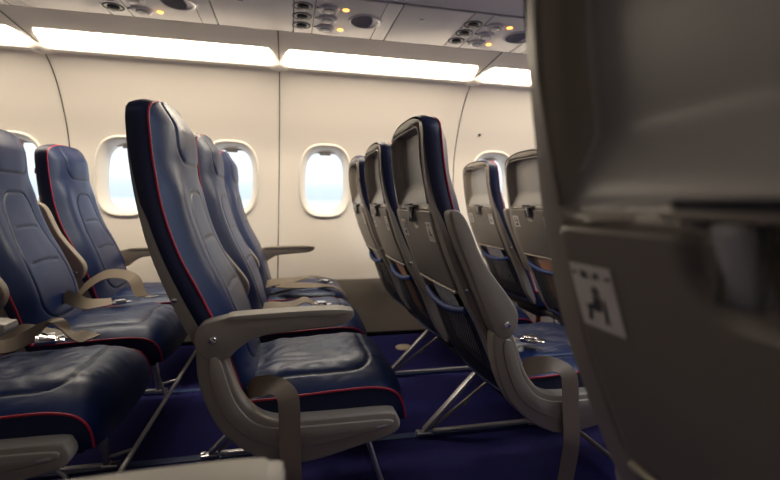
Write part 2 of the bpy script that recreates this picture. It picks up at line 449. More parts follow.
# overhead bins, ceiling, floor
BINP = [(1.828, 1.718), (1.76, 1.735), (1.60, 1.752), (1.47, 1.775), (1.40, 1.82), (1.36, 1.90), (1.35, 2.06), (1.36, 2.14)]
for mi in (False, True):
    b_ = empty('overhead_bin', (0, (2*MID-1.6) if mi else 1.6, 1.75), 'grey underside of the overhead bin run above the three rows' if not mi else 'overhead bin run on the camera side of the aisle', 'overhead bin')
    V = []; F = []; pr = [(a-1.6, c_-1.75) for a, c_ in BINP]
    for x in (X0, X1):
        for y, z in pr: V.append((x, -y if mi else y, z))
    L = len(pr)
    for j in range(L-1): F.append((j, L+j, L+j+1, j+1))
    obj('bin_shell', V, F, BIN, b_, auto=40)
    tube('door_gap', [(X0, (-1 if mi else 1)*(-.072), .0215-.019), (X1, (-1 if mi else 1)*(-.072), .0215-.019)], .002, DARK, b_, seg=6)
struct(strip('ceiling', [(1.37, 2.13), (1.2, 2.19), (.825, 2.21), (.45, 2.19), (.28, 2.13)], CEIL))
fl = struct(strip('floor', [(2.95, 0), (-1.30, 0)], CARPET))
for i, y in enumerate((1.625, 2.215, 2*MID-1.625, 2*MID-2.215)):
    struct(box('trim_%d' % (30+i), ((X0+X1)/2, y, .0015), (X1-X0, .035, .003), TRACK, bev=.001))
# cabin end closures
for nm, x in (('wall_back', X0), ('wall_front', X1)):
    struct(obj(nm, [(x, -1.36, 0), (x, 3.01, 0), (x, 3.01, 2.22), (x, -1.36, 2.22)], [(0, 1, 2, 3)], WALL))
# fuselage skin outside the lining (above cove and bins)
for mi, q in ((False, 40), (True, 41)):
    struct(strip('trim_%d' % q, [(2.71, 1.66), (2.55, 1.95), (2.2, 2.25), (1.30, 2.25)], DARK, mi))
    struct(strip('trim_%d' % (q+2), [(2.28, 1.716), (2.265, 1.735), (1.832, 1.735), (1.825, 1.722)], DARK, mi))

# passenger service panels
def psu_panel(xa, xb, root_name, ys=(1.835, 2.262)):
    """plate between two joints, sized in x"""
    bm = bmesh.new(); addbox(bm, (0, 0, .004), (xb-xa-.005, ys[1]-ys[0], .008), None, .0015); return bm
def make_psu(label):
    r = empty('passenger_service_panel', (0, 2.05, 1.712), label, 'service panel', 'service panels above the far seats')
    # plate spans x from 0 to .455 in local coordinates
    bm = bmesh.new(); addbox(bm, (.2275, 0, .006), (.450, .424, .010), None, .0015); fromb('plate', bm, PSU, r)
    for jx in (.090, .385): tube('plate_joint', [(jx, -.208, .0008), (jx, .208, .0008)], .0016, DARK, r, seg=6)
    for y in (-.098, .008, .114):
        g = lathe('air_vent', (.038, y, .002), (0, 0, -1), [(.044, 0), (.044, .003), (.037, .004), (.035, -.004), (.026, -.004), (.023, .010), (.014, .014)], BLACKM, r)
        lathe('vent_nozzle', (.038, y, -.009), (0, 0, -1), [(.014, 0), (.012, .006), (.006, .007)], LENSG, g, seg=16)
        l = lathe('reading_light', (.150, y, .002), (0, 0, -1), [(.046, 0), (.043, .010), (.034, .014), (.027, .012), (.023, .008)], BIN, r)
        lathe('lens', (.150, y, -.003), (0, 0, -1), [(.025, 0), (.023, .009), (.011, .012)], LENSG, l, seg=16)
        lathe('light_button', (.100, y-.004, .002), (0, 0, -1), [(.005, 0), (.006, .004), (.003, .005)], BLACKM, r, seg=12)
    for y in (-.104, .124):
        lathe('sign_indicator', (.222, y, .002), (0, 0, -1), [(.0135, 0), (.0135, .003), (.008, .005)], AMBER, r, seg=16)
    s = lathe('speaker', (.325, -.005, .002), (0, 0, -1), [(.080, 0), (.080, .003), (.074, .006), (.070, .004)], BIN, r, seg=32)
    lines = [([(.325-math.sqrt(max(0, .068**2-(d)**2)), -.005+d, -.0025), (.325+math.sqrt(max(0, .068**2-d**2))*.45, -.005+d, -.0025)], .0022) for d in [i*.009 for i in range(-7, 8)]]
    tubes('speaker_grille', lines, LENSG, s, seg=5)
    tube('speaker_rim', [(.325+.064*math.cos(a*PI/12), -.005+.064*math.sin(a*PI/12), -.002) for a in range(-5, 6)], .007, METAL, s)
    return r
p0 = make_psu('grey service panel with three vents and round speaker, above the straight wall seam')
PXS = [(-.787, 'grey service panel at top left of photo, cut by the frame, one amber light low'), (.014, None), (.792, 'grey service panel at upper right, reached by the dark foreground seat')]
psus = [p0]
p0.location.x = .014
for x, lb in PXS:
    if lb:
        c = copy_tree(p0); c.location.x = x; c['label'] = lb; psus.append(c)
for x in (-1.565, 1.57):
    c = copy_tree(p0); c.location.x = x; c['label'] = 'grey service panel beyond the %s edge of the photo' % ('left' if x < 0 else 'right')
fills = [(-1.11, -.787, 'plain grey filler panel at top left corner of the photo'), (-.332, .014, 'plain grey filler panel left of the vents above the straight seam'), (.469, .792, 'plain grey filler panel between the two amber-lit service panels'), (1.247, 1.57, 'plain grey filler panel at right of the last amber lights')]
for xa, xb, lb in fills:
    r = empty('filler_panel', ((xa+xb)/2, 2.05, 1.712), lb, 'ceiling panel', 'filler panels between service panels')
    bm = bmesh.new(); addbox(bm, (0, 0, .006), (xb-xa-.005, .424, .010), None, .0015); fromb('plate', bm, PSU, r)
    bm = bmesh.new(); addbox(bm, (-.045, -.09, .0005), (.022, .012, .003), None, .001); fromb('release_catch', bm, LENSG, r)

# ------------------------------------------------------------------ the seat
XR = [(.30, .060), (.33, .040), (.35, .025), (.42, -.008), (.51, -.048), (.58, -.086), (.65, -.118), (.74, -.155), (.84, -.186), (.93, -.208), (1.02, -.220), (1.10, -.222), (1.16, -.218)]
XS = [(.30, .088), (.33, .070), (.42, .03), (.50, -.008), (.57, -.048), (.63, -.080), (.73, -.128), (.82, -.163), (.93, -.193), (1.03, -.211), (1.10, -.216), (1.16, -.214)]
XP = [(.30, .098), (.33, .085), (.42, .052), (.51, .020), (.57, -.005), (.65, -.044), (.74, -.091), (.85, -.131), (.96, -.155), (1.045, -.166), (1.10, -.170), (1.16, -.170)]
WB = [(.33, .222), (.55, .226), (.70, .224), (.85, .212), (.95, .203), (1.16, .200)]
xr = lambda z: interp(XR, z); xs = lambda z: interp(XS, z); xp = lambda z: interp(XP, z)
Z0 = .300
def outline(u, v, grow=0):
    """u in -1..1 across, v in 0..1 upward -> y, z of the back's outline grid"""
    zt = 1.140+grow-.024*abs(u)**3
    z = Z0+(zt-Z0)*v
    if grow: grow += .009*(1-sstep(.78, .96, z))
    w_ = interp(WB, z)+grow
    dz = (zt-z)
    if dz < .05: w_ -= .028*(1-math.sqrt(max(0, 1-((.05-dz)/.05)**2)))
    return u*w_, z
def sdbox(y, z, cy, cz, hw, hh, r):
    qx, qy = abs(y-cy)-hw+r, abs(z-cz)-hh+r
    return math.hypot(max(qx, 0), max(qy, 0))+min(max(qx, qy), 0)-r
def sstep(a, b, x):
    t = min(1, max(0, (x-a)/(b-a))); return t*t*(3-2*t)
def front_relief(u, y, z):
    au = abs(u); st = 0
    edge = 1-au**3.2
    topf = 1-sstep(.0, 1, max(0, (z-1.06)/.09))*.85
    b = .047*edge*topf*(1-.25*(1-sstep(.45, .75, z)))
    # headrest pad swells
    b += .010*(1-au**2.5)*math.exp(-((z-1.03)/.09)**2)
    # bolsters beside the middle panel
    b += .012*math.exp(-((au-.72)/.2)**2)*sstep(.42, .55, z)*(1-sstep(.88, .98, z))
    b += .006*math.exp(-((z-.58)/.12)**2)*(1-au**2)
    def groove(d, depth=.0045, sg=.0034):
        nonlocal b, st
        g = math.exp(-(d/sg)**2); b -= depth*g; st = max(st, math.exp(-(d/.0030)**2))
    # headrest seam: down both sides and round the bottom
    dh = sdbox(y, z, 0, 1.14, .118, .165, .05)
    groove(dh)
    if dh < 0: b += .003*(1-math.exp(dh/.02))
    hw = .088+.046*sstep(.88, .56, z)*1.0
    hw = .088+.046*(1-sstep(.56, .88, z))
    dc = sdbox(y*(.12/hw), z, 0, .665, .12, .235, .075)
    groove(dc, .005)
    if dc < 0: b += .003*(1-math.exp(dc/.018))
    if abs(y) < hw*.86:
        fd = 1-sstep(hw*.6, hw*.86, abs(y))
        for zz in (.765, .635):
            d = z-zz-.004*math.cos(y*20); b -= .0045*math.exp(-(d/.005)**2)*fd; st = max(st, .75*math.exp(-(d/.0024)**2)*fd)
    return b, st
def make_backrest(parent):
    NU, NV = 96, 170; V = []; F = []; A = []
    for j in range(NV+1):
        v = j/NV
        for i in range(NU+1):
            u = -1+2*i/NU; u = math.copysign(abs(u)**.85, u)
            y, z = outline(u, v); b, st = front_relief(u, y, z)
            # roll the edge over towards the piping
            wr_ = .0025*noise.noise(Vector((y*9, z*7, 3.1)))*(1-abs(u)**4)
            V.append((xp(z)+b+wr_, y, z)); A.append(st)
    for j in range(NV):
        for i in range(NU): a = j*(NU+1)+i; F.append((a, a+1, a+NU+2, a+NU+1))
    o = obj('backrest', V, F, LEATHER, parent, attr=A)
    # side band from piping to the shell
    per = [(-1, j/60) for j in range(61)]+[(-1+2*i/40, 1) for i in range(1, 40)]+[(1, 1-j/60) for j in range(61)]
    V = []; F = []; K = 6
    for (u, v) in per:
        y, z = outline(u, v); ln = math.hypot(y, max(0, z-.9)) or 1
        nx, nz = (u, 0) if abs(u) == 1 else (0, 1)
        for k in range(K+1):
            t = k/K; x = xp(z)+(xs(z)-.004-xp(z))*t; bul = .006*math.sin(PI*t)
            V.append((x, y+nx*bul, z+nz*bul))
    for i in range(len(per)-1):
        for k in range(K): a = i*(K+1)+k; F.append((a, a+1, a+K+2, a+K+1))
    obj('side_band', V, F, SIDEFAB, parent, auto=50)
    pts = [(xp(outline(u, v)[1])+.0015, outline(u, v)[0], outline(u, v)[1]) for u, v in per]
    tube('piping', pts, .0032, RED, o)
    return o
def tray_x(z): return xr(z)-.005
def make_shell(parent, hook=True):
    NU, NV = 84, 150; V = []; F = []
    G = -.006
    def relief(u, y, z):
        W = interp(WB, z)+G
        d = 0
        # upper open compartment
        e = sdbox(y, z, 0, .985, W-.030, .125, .022)
        ins = sstep(.004, -.008, e) if False else 1-sstep(-.009, .003, e)
        dep = .046*(1-.92*(1-sstep(.862, .945, z)))
        dep = .046 if z > .945 else .010+.036*sstep(.868, .945, z)
        d += ins*dep
        # recess behind the pocket
        e2 = sdbox(y, z, 0, .435, W-.036, .180, .03)
        d += (1-sstep(-.012, .004, e2))*.030
        # tray seat
        e3 = sdbox(y, z, 0, .738, W-.030, .118, .012)
        d += (1-sstep(-.005, .002, e3))*.006
        d += .003*abs(u)**10
        return d
    for j in range(NV+1):
        for i in range(NU+1):
            u = -1+2*i/NU; u = math.copysign(1-(1-abs(u))**1.25, u)
            y, z = outline(u, j/NV, G)
            V.append((xr(z)+relief(u, y, z), y, z))
    for j in range(NV):
        for i in range(NU): a = j*(NU+1)+i; F.append((a, a+1, a+NU+2, a+NU+1))
    # side band turning to the front
    def ring(idx_list):
        base = []
        for (a, u, v) in idx_list:
            x, y, z = V[a]; row = [a]
            for t in (.35, 1):
                V.append((x+(xs(z)+.003-x)*t, y+(math.copysign(.001, y) if abs(u) == 1 else 0), z)); row.append(len(V)-1)
            xx, yy, zz = V[row[-1]]
            V.append((xx+.002, yy*.93, zz-(.012 if v == 1 else 0))); row.append(len(V)-1)
            base.append(row)
        for r1, r2 in zip(base, base[1:]):
            for k in range(3): F.append((r1[k], r1[k+1], r2[k+1], r2[k]))
    lst = [(j*(NU+1), -1, j/NV) for j in range(NV+1)]+[(NV*(NU+1)+i, 0, 1) for i in range(1, NU)]+[(j*(NU+1)+NU, 1, j/NV) for j in range(NV, -1, -1)]
    ring(lst)
    o = obj('back_shell', V, F, SHELL, parent, auto=60)
    o.data.materials.append(LINING)
    for p in o.data.polygons:
        c_ = p.center
        if sdbox(c_.y, c_.z, 0, .985, interp(WB, c_.z)+G-.030, .125, .022) < -.008 and c_.x > xr(c_.z)+.004: p.material_index = 1
    # bright trim line following the compartment edge
    pts = []
    for k in range(49):
        a = PI*k/48
        yy, zz = sup(a, .172, .115, 7); pts.append((xr(.985+zz)-.001, yy, .985+zz))
    pts = [(xr(.872)-.001, .173, .872)]+pts+[(xr(.872)-.001, -.173, .872)]
    tube('compartment_rim', pts, .0028, METAL if False else SHELL, o, seg=6)
    for y, z in ((-.2075, .60), (.2075, .60)):
        pass
    sc = lathe('bolt', (xs(.63)-.016, -.231, .632), (0, -1, 0), [(.006, 0), (.006, .003), (.003, .005)], CHROME, o, seg=12)
    if hook:
        box('coat_hook', (xr(1.0)+.006, -.190, 1.005), (.016, .014, .026), PAD, o, bev=.003)
    # tray table: plate with a scooped catch recess in its upper edge
    NU, NV = 60, 60; V = []; F = []; W2 = .183; za, zb = .622, .852
    for j in range(NV+1):
        z = za+(zb-za)*j/NV
        for i in range(NU+1):
            y = -W2+2*W2*i/NU
            e = sdbox(y, z, 0, (za+zb)/2, W2, (zb-za)/2, .014)
            yy, zz = y, z
            if e > 0: yy = y*(1-e/W2*1.0); 
            sc_ = sdbox(y, z, 0, zb+.01, .042, .064, .035)
            d = .008*(1-sstep(-.006, .004, sc_))
            d += .004*sstep(-.004, .0005, e)
            V.append((tray_x(zz)+d, yy, zz))
    for j in range(NV):
        for i in range(NU): a = j*(NU+1)+i; F.append((a, a+1, a+NU+2, a+NU+1))
    nb = len(V)
    # edge thickness
    per = [j*(NU+1) for j in range(NV+1)]+[NV*(NU+1)+i for i in range(1, NU+1)]+[j*(NU+1)+NU for j in range(NV-1, -1, -1)]+[i for i in range(NU-1, 0, -1)]
    for a in per: V.append((V[a][0]+.012, V[a][1], V[a][2]))
    for k in range(len(per)): F.append((per[k], per[(k+1) % len(per)], nb+(k+1) % len(per), nb+k))
    t = obj('tray_table', V, F, TRAY, parent, auto=40)
    bm = bmesh.new(); ang = Matrix.Rotation(math.radians(-20), 3, 'Y')
    tube('tray_edge_bar', [(tray_x(.616)-.000, -.178, .616), (tray_x(.616)-.004, 0, .616), (tray_x(.616), .178, .616)], .0045, PAD, t)
    # catch
    l = box('tray_latch', (tray_x(.845)-.001, 0, .838), (.014, .020, .050), LENSG, parent, ang, .004)
    tubes('latch_frame', [([(xr(.875)+.004, -.040, .862), (xr(.875)-.010, -.034, .872), (xr(.875)-.012, .034, .872), (xr(.875)+.004, .040, .862)], .0035), ([(xr(.83)-.010, -.013, .87), (xr(.83)-.014, -.012, .815), (xr(.83)-.014, .012, .815), (xr(.83)-.010, .013, .87)], .0028)], BLACKM, l, seg=6)
    box('latch_ledge', (xr(.868)-.002, 0, .8665), (.020, .10, .010), SHELL, parent, None, .004)
    # two pictogram stickers
    for sy in (.143, -.143):
        zc, hw, hh = .790, .027, .029
        def q(y, z): return (tray_x(z)-.0012, sy+y, z)
        g = []; gf = []
        for j in range(7):
            for i in range(5): g.append(q(-hw+2*hw*i/4, zc-hh+2*hh*j/6))
        for j in range(6):
            for i in range(4): a = j*5+i; gf.append((a, a+1, a+6, a+5))
        s_ = obj('sticker', g, gf, STICK, t)
        V = []; F = []
        def poly(pp):
            b0 = len(V)
            for y, z in pp: x, yy, zz = q(y, zc+z); V.append((x-.0008, yy, zz))
            F.append(tuple(range(b0, len(V))))
        def dot(cy, cz, r): poly([(cy+r*math.cos(2*PI*k/12), cz+r*math.sin(2*PI*k/12)) for k in range(12)])
        if sy < 0:   # seated figure, row of small marks above
            dot(.001, .006, .0042); poly([(.006, .001), (-.003, .002), (-.006, -.012), (.004, -.012)]); poly([(-.003, -.006), (-.003, -.012), (-.014, -.012), (-.014, -.007)])
            poly([(-.013, -.012), (-.009, -.012), (-.011, -.022), (-.016, -.022)]); poly([(.009, .0), (.012, .0), (.010, -.022), (.006, -.022)])
            poly([(-.012, .024), (-.012, .017), (-.004, .016), (-.004, .022)]); poly([(.004, .022), (.004, .017), (.011, .018), (.011, .023)]); poly([(-.023, .022), (-.023, .019), (-.019, .019), (-.019, .022)]); poly([(.019, .021), (.019, .018), (.024, .018), (.024, .021)])
        else:        # life vest under the seat
            poly([(-.014, .020), (-.006, .024), (-.004, -.002), (-.016, -.006)]); poly([(.014, .020), (.006, .024), (.004, -.002), (.016, -.006)]); poly([(-.016, -.010), (.016, -.010), (.010, -.022), (-.010, -.022)])
        obj('pictogram', V, F, INK, s_, smooth=False)
    # net pocket
    NU, NV = 30, 22; V = []; F = []
    for j in range(NV+1):
        v = j/NV; z = .312+(.565-.312)*v
        for i in range(NU+1):
            u = -1+2*i/NU; zz = z-.022*v*(1-u*u)
            bl = .036*(1-abs(u)**2.4)*math.sin(PI*min(1, .12+.75*v))**.6
            V.append((xr(zz)+.002-bl, u*.182, zz))
    for j in range(NV):
        for i in range(NU): a = j*(NU+1)+i; F.append((a, a+1, a+NU+2, a+NU+1))
    nt_ = obj('net_pocket', V, F, NET, parent)
    hem = [V[NV*(NU+1)+i] for i in range(NU+1)]
    sidel = [V[j*(NU+1)] for j in range(0, NV+1)]; sider = [V[j*(NU+1)+NU] for j in range(NV, -1, -1)]
    bot = [V[i] for i in range(NU, -1, -1)]
    tube('pocket_hem', [(x-.002, y, z) for x, y, z in hem], .0105, HEM, nt_, seg=10)
    tubes('pocket_binding', [(sidel, .004), (sider, .004), (bot, .005)], HEM, nt_, seg=6)
    return o
def make_cushion(parent, seed=0):
    # outline path along the seat: top run then rounded nose
    XE = .490; hw = .232
    NU, NV = 70, 90; V = []; F = []; A = []
    def side(s):   # piping line x,z for s in 0..1 (rear to nose bottom)
        tab = [(0, .075, .372), (.3, .16, .374), (.6, .31, .381), (.75, .392, .382), (.84, .440, .373), (.90, .464, .356), (.95, .479, .330), (1, .487, .290)]
        return interp([(a, b) for a, b, c_ in tab], s), interp([(a, c_) for a, b, c_ in tab], s)
    for j in range(NV+1):
        s = j/NV; x, z = side(s)
        for i in range(NU+1):
            u = -1+2*i/NU; u = math.copysign(abs(u)**.8, u); y = u*(hw-.010*sstep(.8, 1, s))
            cr = (1-abs(u)**3.4); top = 1-sstep(.78, 1, s)
            dz = .046*cr*top*(.55+.45*sstep(0, .35, s)); dx = .020*cr*sstep(.75, .95, s)
            st = 0; gd = 0
            d = sdbox(x, y, .205, 0, .195, .170, .055)
            if s < .9: gd = .004*math.exp(-(d/.0030)**2); st = math.exp(-(d/.0024)**2)
            if d < 0 and s < .9: dz += .006*(1-math.exp(d/.02))
            p = Vector((x*6+seed*3.7, y*9, seed))
            wr_ = .0075*noise.noise(p)*cr+.0060*abs(noise.noise(Vector((x*14+y*10, y*22-x*8, seed+5))))*cr
            V.append((x+dx, y, z+dz-gd+wr_*top)); A.append(st)
    for j in range(NV):
        for i in range(NU): a = j*(NU+1)+i; F.append((a, a+1, a+NU+2, a+NU+1))
    o = obj('seat_cushion', V, F, LEATHER, parent, attr=A)
    # boxing below the piping, closed underneath
    V = []; F = []
    rows = []
    for sgn in (-1, 1):
        row = []
        for j in range(41):
            s = j/40; x, z = side(s); y = sgn*(hw-.010*sstep(.8, 1, s)); r_ = []
            for t in (0, .3, .7, 1):
                zz = z+(.288-z)*t; V.append((x-.002*t, y+sgn*.004*math.sin(PI*t), min(z, zz))); r_.append(len(V)-1)
            row.append(r_)
        rows.append(row)
    for row in rows:
        for a, b in zip(row, row[1:]):
            for k in range(3): F.append((a[k], a[k+1], b[k+1], b[k]))
    for a, b, c_, d in zip(rows[0], rows[0][1:], rows[1][1:], rows[1]): F.append((a[3], b[3], c_[3], d[3]))
    F.append(tuple(rows[0][0]+rows[1][0][::-1]))
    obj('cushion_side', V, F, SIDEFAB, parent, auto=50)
    P1 = []
    for sgn in (-1, 1):
        P1.append(([(side(j/50)[0], sgn*(hw-.010*sstep(.8, 1, j/50)+.001), side(j/50)[1]+.001) for j in range(51)], .0032))
    P1.append(([(.077, -hw+2*hw*i/10, .376) for i in range(11)], .0032))
    tubes('piping', P1, RED, o)
    # pan and life vest pouch below
    bm = bmesh.new(); addbox(bm, (.27, 0, .279), (.38, .42, .018), None, .006); fromb('seat_pan', bm, DARK, parent)
    bm = bmesh.new(); addbox(bm, (.23, .02, .222), (.16, .26, .075), None, .03)
    for v in bm.verts: v.co.z += .012*noise.noise(v.co*14); v.co.x += .01*noise.noise(v.co*11+Vector((3, 1, 2)))
    pz = fromb('life_vest_pouch', bm, POUCH, parent)
    ribbon('pull_tab', [(.285, .11, .20), (.297, .115, .18), (.298, .12, .12), (.29, .115, .085)], [(.0, .012, 0)]*4, TAGR, pz, 4)
    return o
ARMO = [(-.039, .559), (-.028, .580), (.004, .590), (.06, .599), (.20, .604), (.318, .603), (.334, .595), (.331, .582), (.299, .566), (.19, .556), (.107, .547), (.060, .522), (.035, .500), (.0, .495), (-.028, .510), (-.040, .535)]
def rot_pts(P, a, piv=(0, .545)):
    c, s = math.cos(a), math.sin(a); return [(piv[0]+(x-piv[0])*c-(z-piv[1])*s, piv[1]+(x-piv[0])*s+(z-piv[1])*c) for x, z in P]
ARMU = [(-.169, .842), (-.160, .856), (-.138, .852), (-.113, .818), (-.067, .718), (.014, .612), (.034, .575), (.034, .545), (.018, .515), (-.018, .508), (-.042, .535), (-.073, .600), (-.112, .690), (-.150, .78)]
def make_armrest(parent, y, up=False, aisle=True):
    t = .052 if aisle else .040
    r = empty('armrest', (0, y, 0)); r.parent = parent
    prism_xz('arm_body', ARMU if up else ARMO, -t/2, t/2, ARM, r, bev=.010)
    if not up:
        pts = [(.03, .5955), (.06, .6005), (.2, .6055), (.30, .6055), (.318, .600), (.300, .590), (.2, .591), (.06, .588)]
        prism_xz('arm_pad', pts, -t/2-.002, t/2+.002, PAD, r, bev=.005)
    for sg in ((-1,) if aisle else (-1, 1)):
        lathe('bolt', (0, sg*t/2, .545), (0, sg, 0), [(.0105, -.002), (.0105, .002), (.008, .005), (.004, .0055)], CHROME, r, seg=18)
    return r
SHO = [(-.034, .522), (-.036, .480), (-.028, .430), (-.010, .378), (.022, .322), (.072, .274), (.120, .246), (.180, .228), (.260, .234), (.350, .254), (.425, .271), (.452, .284), (.460, .303), (.452, .323), (.430, .335), (.300, .336), (.180, .338), (.135, .344), (.100, .362), (.066, .402), (.045, .452), (.024, .512), (.0, .524)]
SHI = [(-.006, .500), (-.008, .468), (.004, .420), (.030, .360), (.075, .312), (.130, .282), (.190, .270), (.270, .274), (.350, .286), (.420, .296), (.438, .305), (.425, .318), (.300, .320), (.170, .322), (.122, .330), (.086, .350), (.052, .395), (.032, .448), (.014, .500)]
def make_side_panel(parent, y):
    p = prism_xz('side_panel', SHO, y-.022, y+.024, ARM, parent, bev=.007)
    prism_xz('panel_inlay', SHI, y-.027, y-.018, ARM, p, bev=.003)
    prism_xz('recline_button', [(.395, .297), (.397, .303), (.422, .307), (.424, .302)], y-.0285, y-.026, LENSG, p, bev=.0005, n=1)
    return p
def buckle(parent, loc, rot, lab=None):
    bm = bmesh.new(); addbox(bm, (0, 0, 0), (.052, .046, .013), None, .004); addbox(bm, (.004, 0, .009), (.040, .040, .005), None, .002)
    addbox(bm, (.036, 0, 0), (.022, .036, .004), None, .0015)
    b = fromb('buckle', bm, CHROME, parent); b.location = loc; b.rotation_euler = rot; return b

def make_seat(kind):
    """kind: 'aisle' has side panel; arms handled outside"""
    r = empty('airplane_seat', (0, 0, 0))
    make_backrest(r); make_shell(r, hook=(kind != 'aisle')); make_cushion(r, {'aisle': 0, 'middle': 1.3, 'window': 2.9}[kind])
    if kind == 'aisle': make_side_panel(r, -.257)
    return r
YA, YM, YW = 1.402, 1.989, 2.577
PB = -.169; PITCH = .755
protoA = make_seat('aisle'); protoM = make_seat('middle'); protoW = make_seat('window')
armD = make_armrest(protoA, -.257, False, True); armU = make_armrest(protoA, -.257, True, True)
armMD = make_armrest(protoA, -.2935, False, False); armMU = make_armrest(protoA, -.2935, True, False)
for a in (armD, armU, armMD, armMU): a.parent = None
def place(proto, x, y, arms, label, group, mirror=False, tilt=0):
    s = copy_tree(proto); s.location = (x, y, 0); s['label'] = label; s['category'] = 'airplane seat'; s['group'] = group
    for a, yy in arms:
        c = copy_tree(a, s); c.location = (0, yy, 0)
    if mirror: s.scale = (1, -1, 1)
    if tilt: s.rotation_euler.z = tilt
    return s
seats = {}
rowx = {'A': PB-PITCH, 'B': PB, 'C': PB+PITCH, 'D': PB+2*PITCH}
lab = {
 'AA': 'navy leather aisle seat at bottom left with beige panel end, mostly cut by the frame',
 'AM': 'navy leather middle seat at left edge, headrest cut by frame, looped belt on its cushion',
 'AW': 'navy leather window seat at left, in front of the partly hidden first window',
 'BA': 'large navy leather aisle seat in sharp focus at centre left, beige armrest lowered',
 'BM': 'navy leather middle seat directly behind the sharply focused aisle seat',
 'BW': 'navy leather window seat beside the second window, farthest in the focused row',
 'CA': 'taupe-backed aisle seat at centre seen from behind, its beige armrest raised',
 'CM': 'taupe-backed middle seat with orange card in net pocket, left of the raised armrest seat',
 'CW': 'taupe-backed window seat right beside the middle window, smallest of its row',
 'DA': 'aisle seat of the far right row, hidden behind the dark foreground seat',
 'DM': 'taupe-backed middle seat with orange card, partly covered by dark foreground seat',
 'DW': 'taupe-backed window seat at right, in front of the last window'}
grp = {'A': 'seats of the leftmost row', 'B': 'seats of the focused row', 'C': 'seats of the row seen from behind', 'D': 'seats of the far right row'}
arms = {'A': (armD, armMU, armMU, armMD), 'B': (armD, armMU, armMU, armMD), 'C': (armU, armMU, armMU, armMD), 'D': (armD, armMU, armMU, armMD)}
for rk, x in rowx.items():
    a = arms[rk]
    seats[rk+'A'] = place(protoA, x, YA, [(a[0], -.257)], lab[rk+'A'], grp[rk])
    seats[rk+'M'] = place(protoM, x, YM, [(a[1], -.2935)], lab[rk+'M'], grp[rk])
    seats[rk+'W'] = place(protoW, x, YW, [(a[2], -.2935), (a[3], .272)], lab[rk+'W'], grp[rk])
NY = NSY = .20      # aisle seats on the camera's side of the aisle
seats['NA'] = place(protoA, -.335, NSY, [(armD, -.257)], 'near aisle seat of which only the blurred beige armrest shows at bottom left', 'near side seats', mirror=True)
seats['NB'] = place(protoA, .442, NSY, [(armD, -.257)], 'huge dark blurred taupe seat back filling the right side of the photo', 'near side seats', mirror=True)
def kill(o):
    for c in kids(o): kill(c)
    bpy.data.objects.remove(o)
for p in (protoA, protoM, protoW, armD, armU, armMD, armMU): kill(p)

# ------------------------------------------------------------------ seat belts (fixed to the seats)
def hang_belt(seat, dx, mirror=1):
    b = empty('seat_belt', (dx, 0, 0)); b.parent = seat
    pts = [(.060, -.190, .372), (.082, -.215, .398), (.118, -.250, .416), (.150, -.272, .418), (.172, -.288, .404), (.178, -.2925, .370), (.180, -.293, .300), (.184, -.293, .215), (.186, -.280, .150), (.186, -.262, .08)]
    wid = [(.012, -.02, .02), (.006, .008, .022), (.008, .010, .020), (.018, .010, .010), (.023, .002, .004), (.0235, 0, 0), (.0235, 0, 0), (.0235, 0, 0), (.0235, 0, 0), (.0235, 0, 0)]
    ribbon('webbing', pts, wid, WEB, b); 
    bm = bmesh.new(); addbox(bm, (.056, -.205, .372), (.03, .006, .03), None, .002); fromb('anchor_plate', bm, CHROME, b)
hang_belt(seats['BA'], 0); hang_belt(seats['CA'], .012)
def small_buckle(seat):
    b = empty('seat_belt', (0, 0, 0)); b.parent = seat
    ribbon('webbing', [(.05, -.06, .436), (.10, -.085, .446), (.135, -.10, .446)], [(-.01, .02, 0)]*3, WEB, b)
    buckle(b, (.165, -.115, .447), (0, 0, -.6))
small_buckle(seats['CA'])
def lap_belt(seat, pts, wid, bk=None, tongue=None, pts2=None, wid2=None):
    b = empty('seat_belt', (0, 0, 0)); b.parent = seat
    ribbon('webbing', pts, wid, WEB, b)
    if pts2: ribbon('webbing', pts2, wid2, WEB, b)
    if bk: buckle(b, *bk)
    if tongue:
        bm = bmesh.new(); addbox(bm, (0, 0, 0), (.05, .044, .005), None, .002); addbox(bm, (.034, 0, 0), (.03, .026, .003), None, .001)
        t = fromb('buckle_tongue', bm, CHROME, b); t.location = tongue[0]; t.rotation_euler = tongue[1]
# left row, middle seat: webbing loop with buckle and tongue lying on the cushion
lap_belt(seats['AM'],
    [(.03, .03, .445), (.055, .02, .47), (.085, .0, .492), (.115, .0, .478), (.15, .01, .460), (.19, .04, .456), (.22, .065, .456)],
    [(.0, .01, .022), (.0, .006, .022), (.004, .006, .021), (.006, .010, .018), (0, .016, .014), (-.004, .018, .010), (-.008, .020, .008)],
    ((.242, .075, .449), (0, 0, .5)), ((.330, .16, .452), (0, .1, .9)),
    [(.06, .12, .44), (.085, .16, .50), (.145, .20, .545), (.215, .21, .545), (.265, .19, .525), (.292, .165, .480), (.310, .155, .456)],
    [(.0, .010, .021), (.0, .012, .019), (.0, .016, .016), (.004, .017, .014), (.012, .016, .010), (.018, .012, .0), (.018, .012, 0)])
# left row, aisle seat: belt heaped at the far side of the cushion
lap_belt(seats['AA'],
    [(.02, .06, .43), (.09, .075, .452), (.15, .10, .450), (.20, .135, .478), (.235, .16, .500), (.262, .165, .47), (.30, .17, .448), (.345, .155, .446)],
    [(0, .02, .008), (-.006, .02, .010), (-.008, .018, .014), (.0, .012, .018), (.01, .016, 0), (.01, .018, -.01), (0, .02, .01), (.006, .02, .0)],
    ((.228, .115, .458), (.3, .1, .5)), None,
    [(.06, .13, .434), (.13, .16, .470), (.19, .19, .462), (.26, .20, .442), (.31, .19, .440)],
    [(.0, .02, .01), (.0, .016, .016), (-.006, .02, .006), (0, .023, 0), (0, .023, 0)])
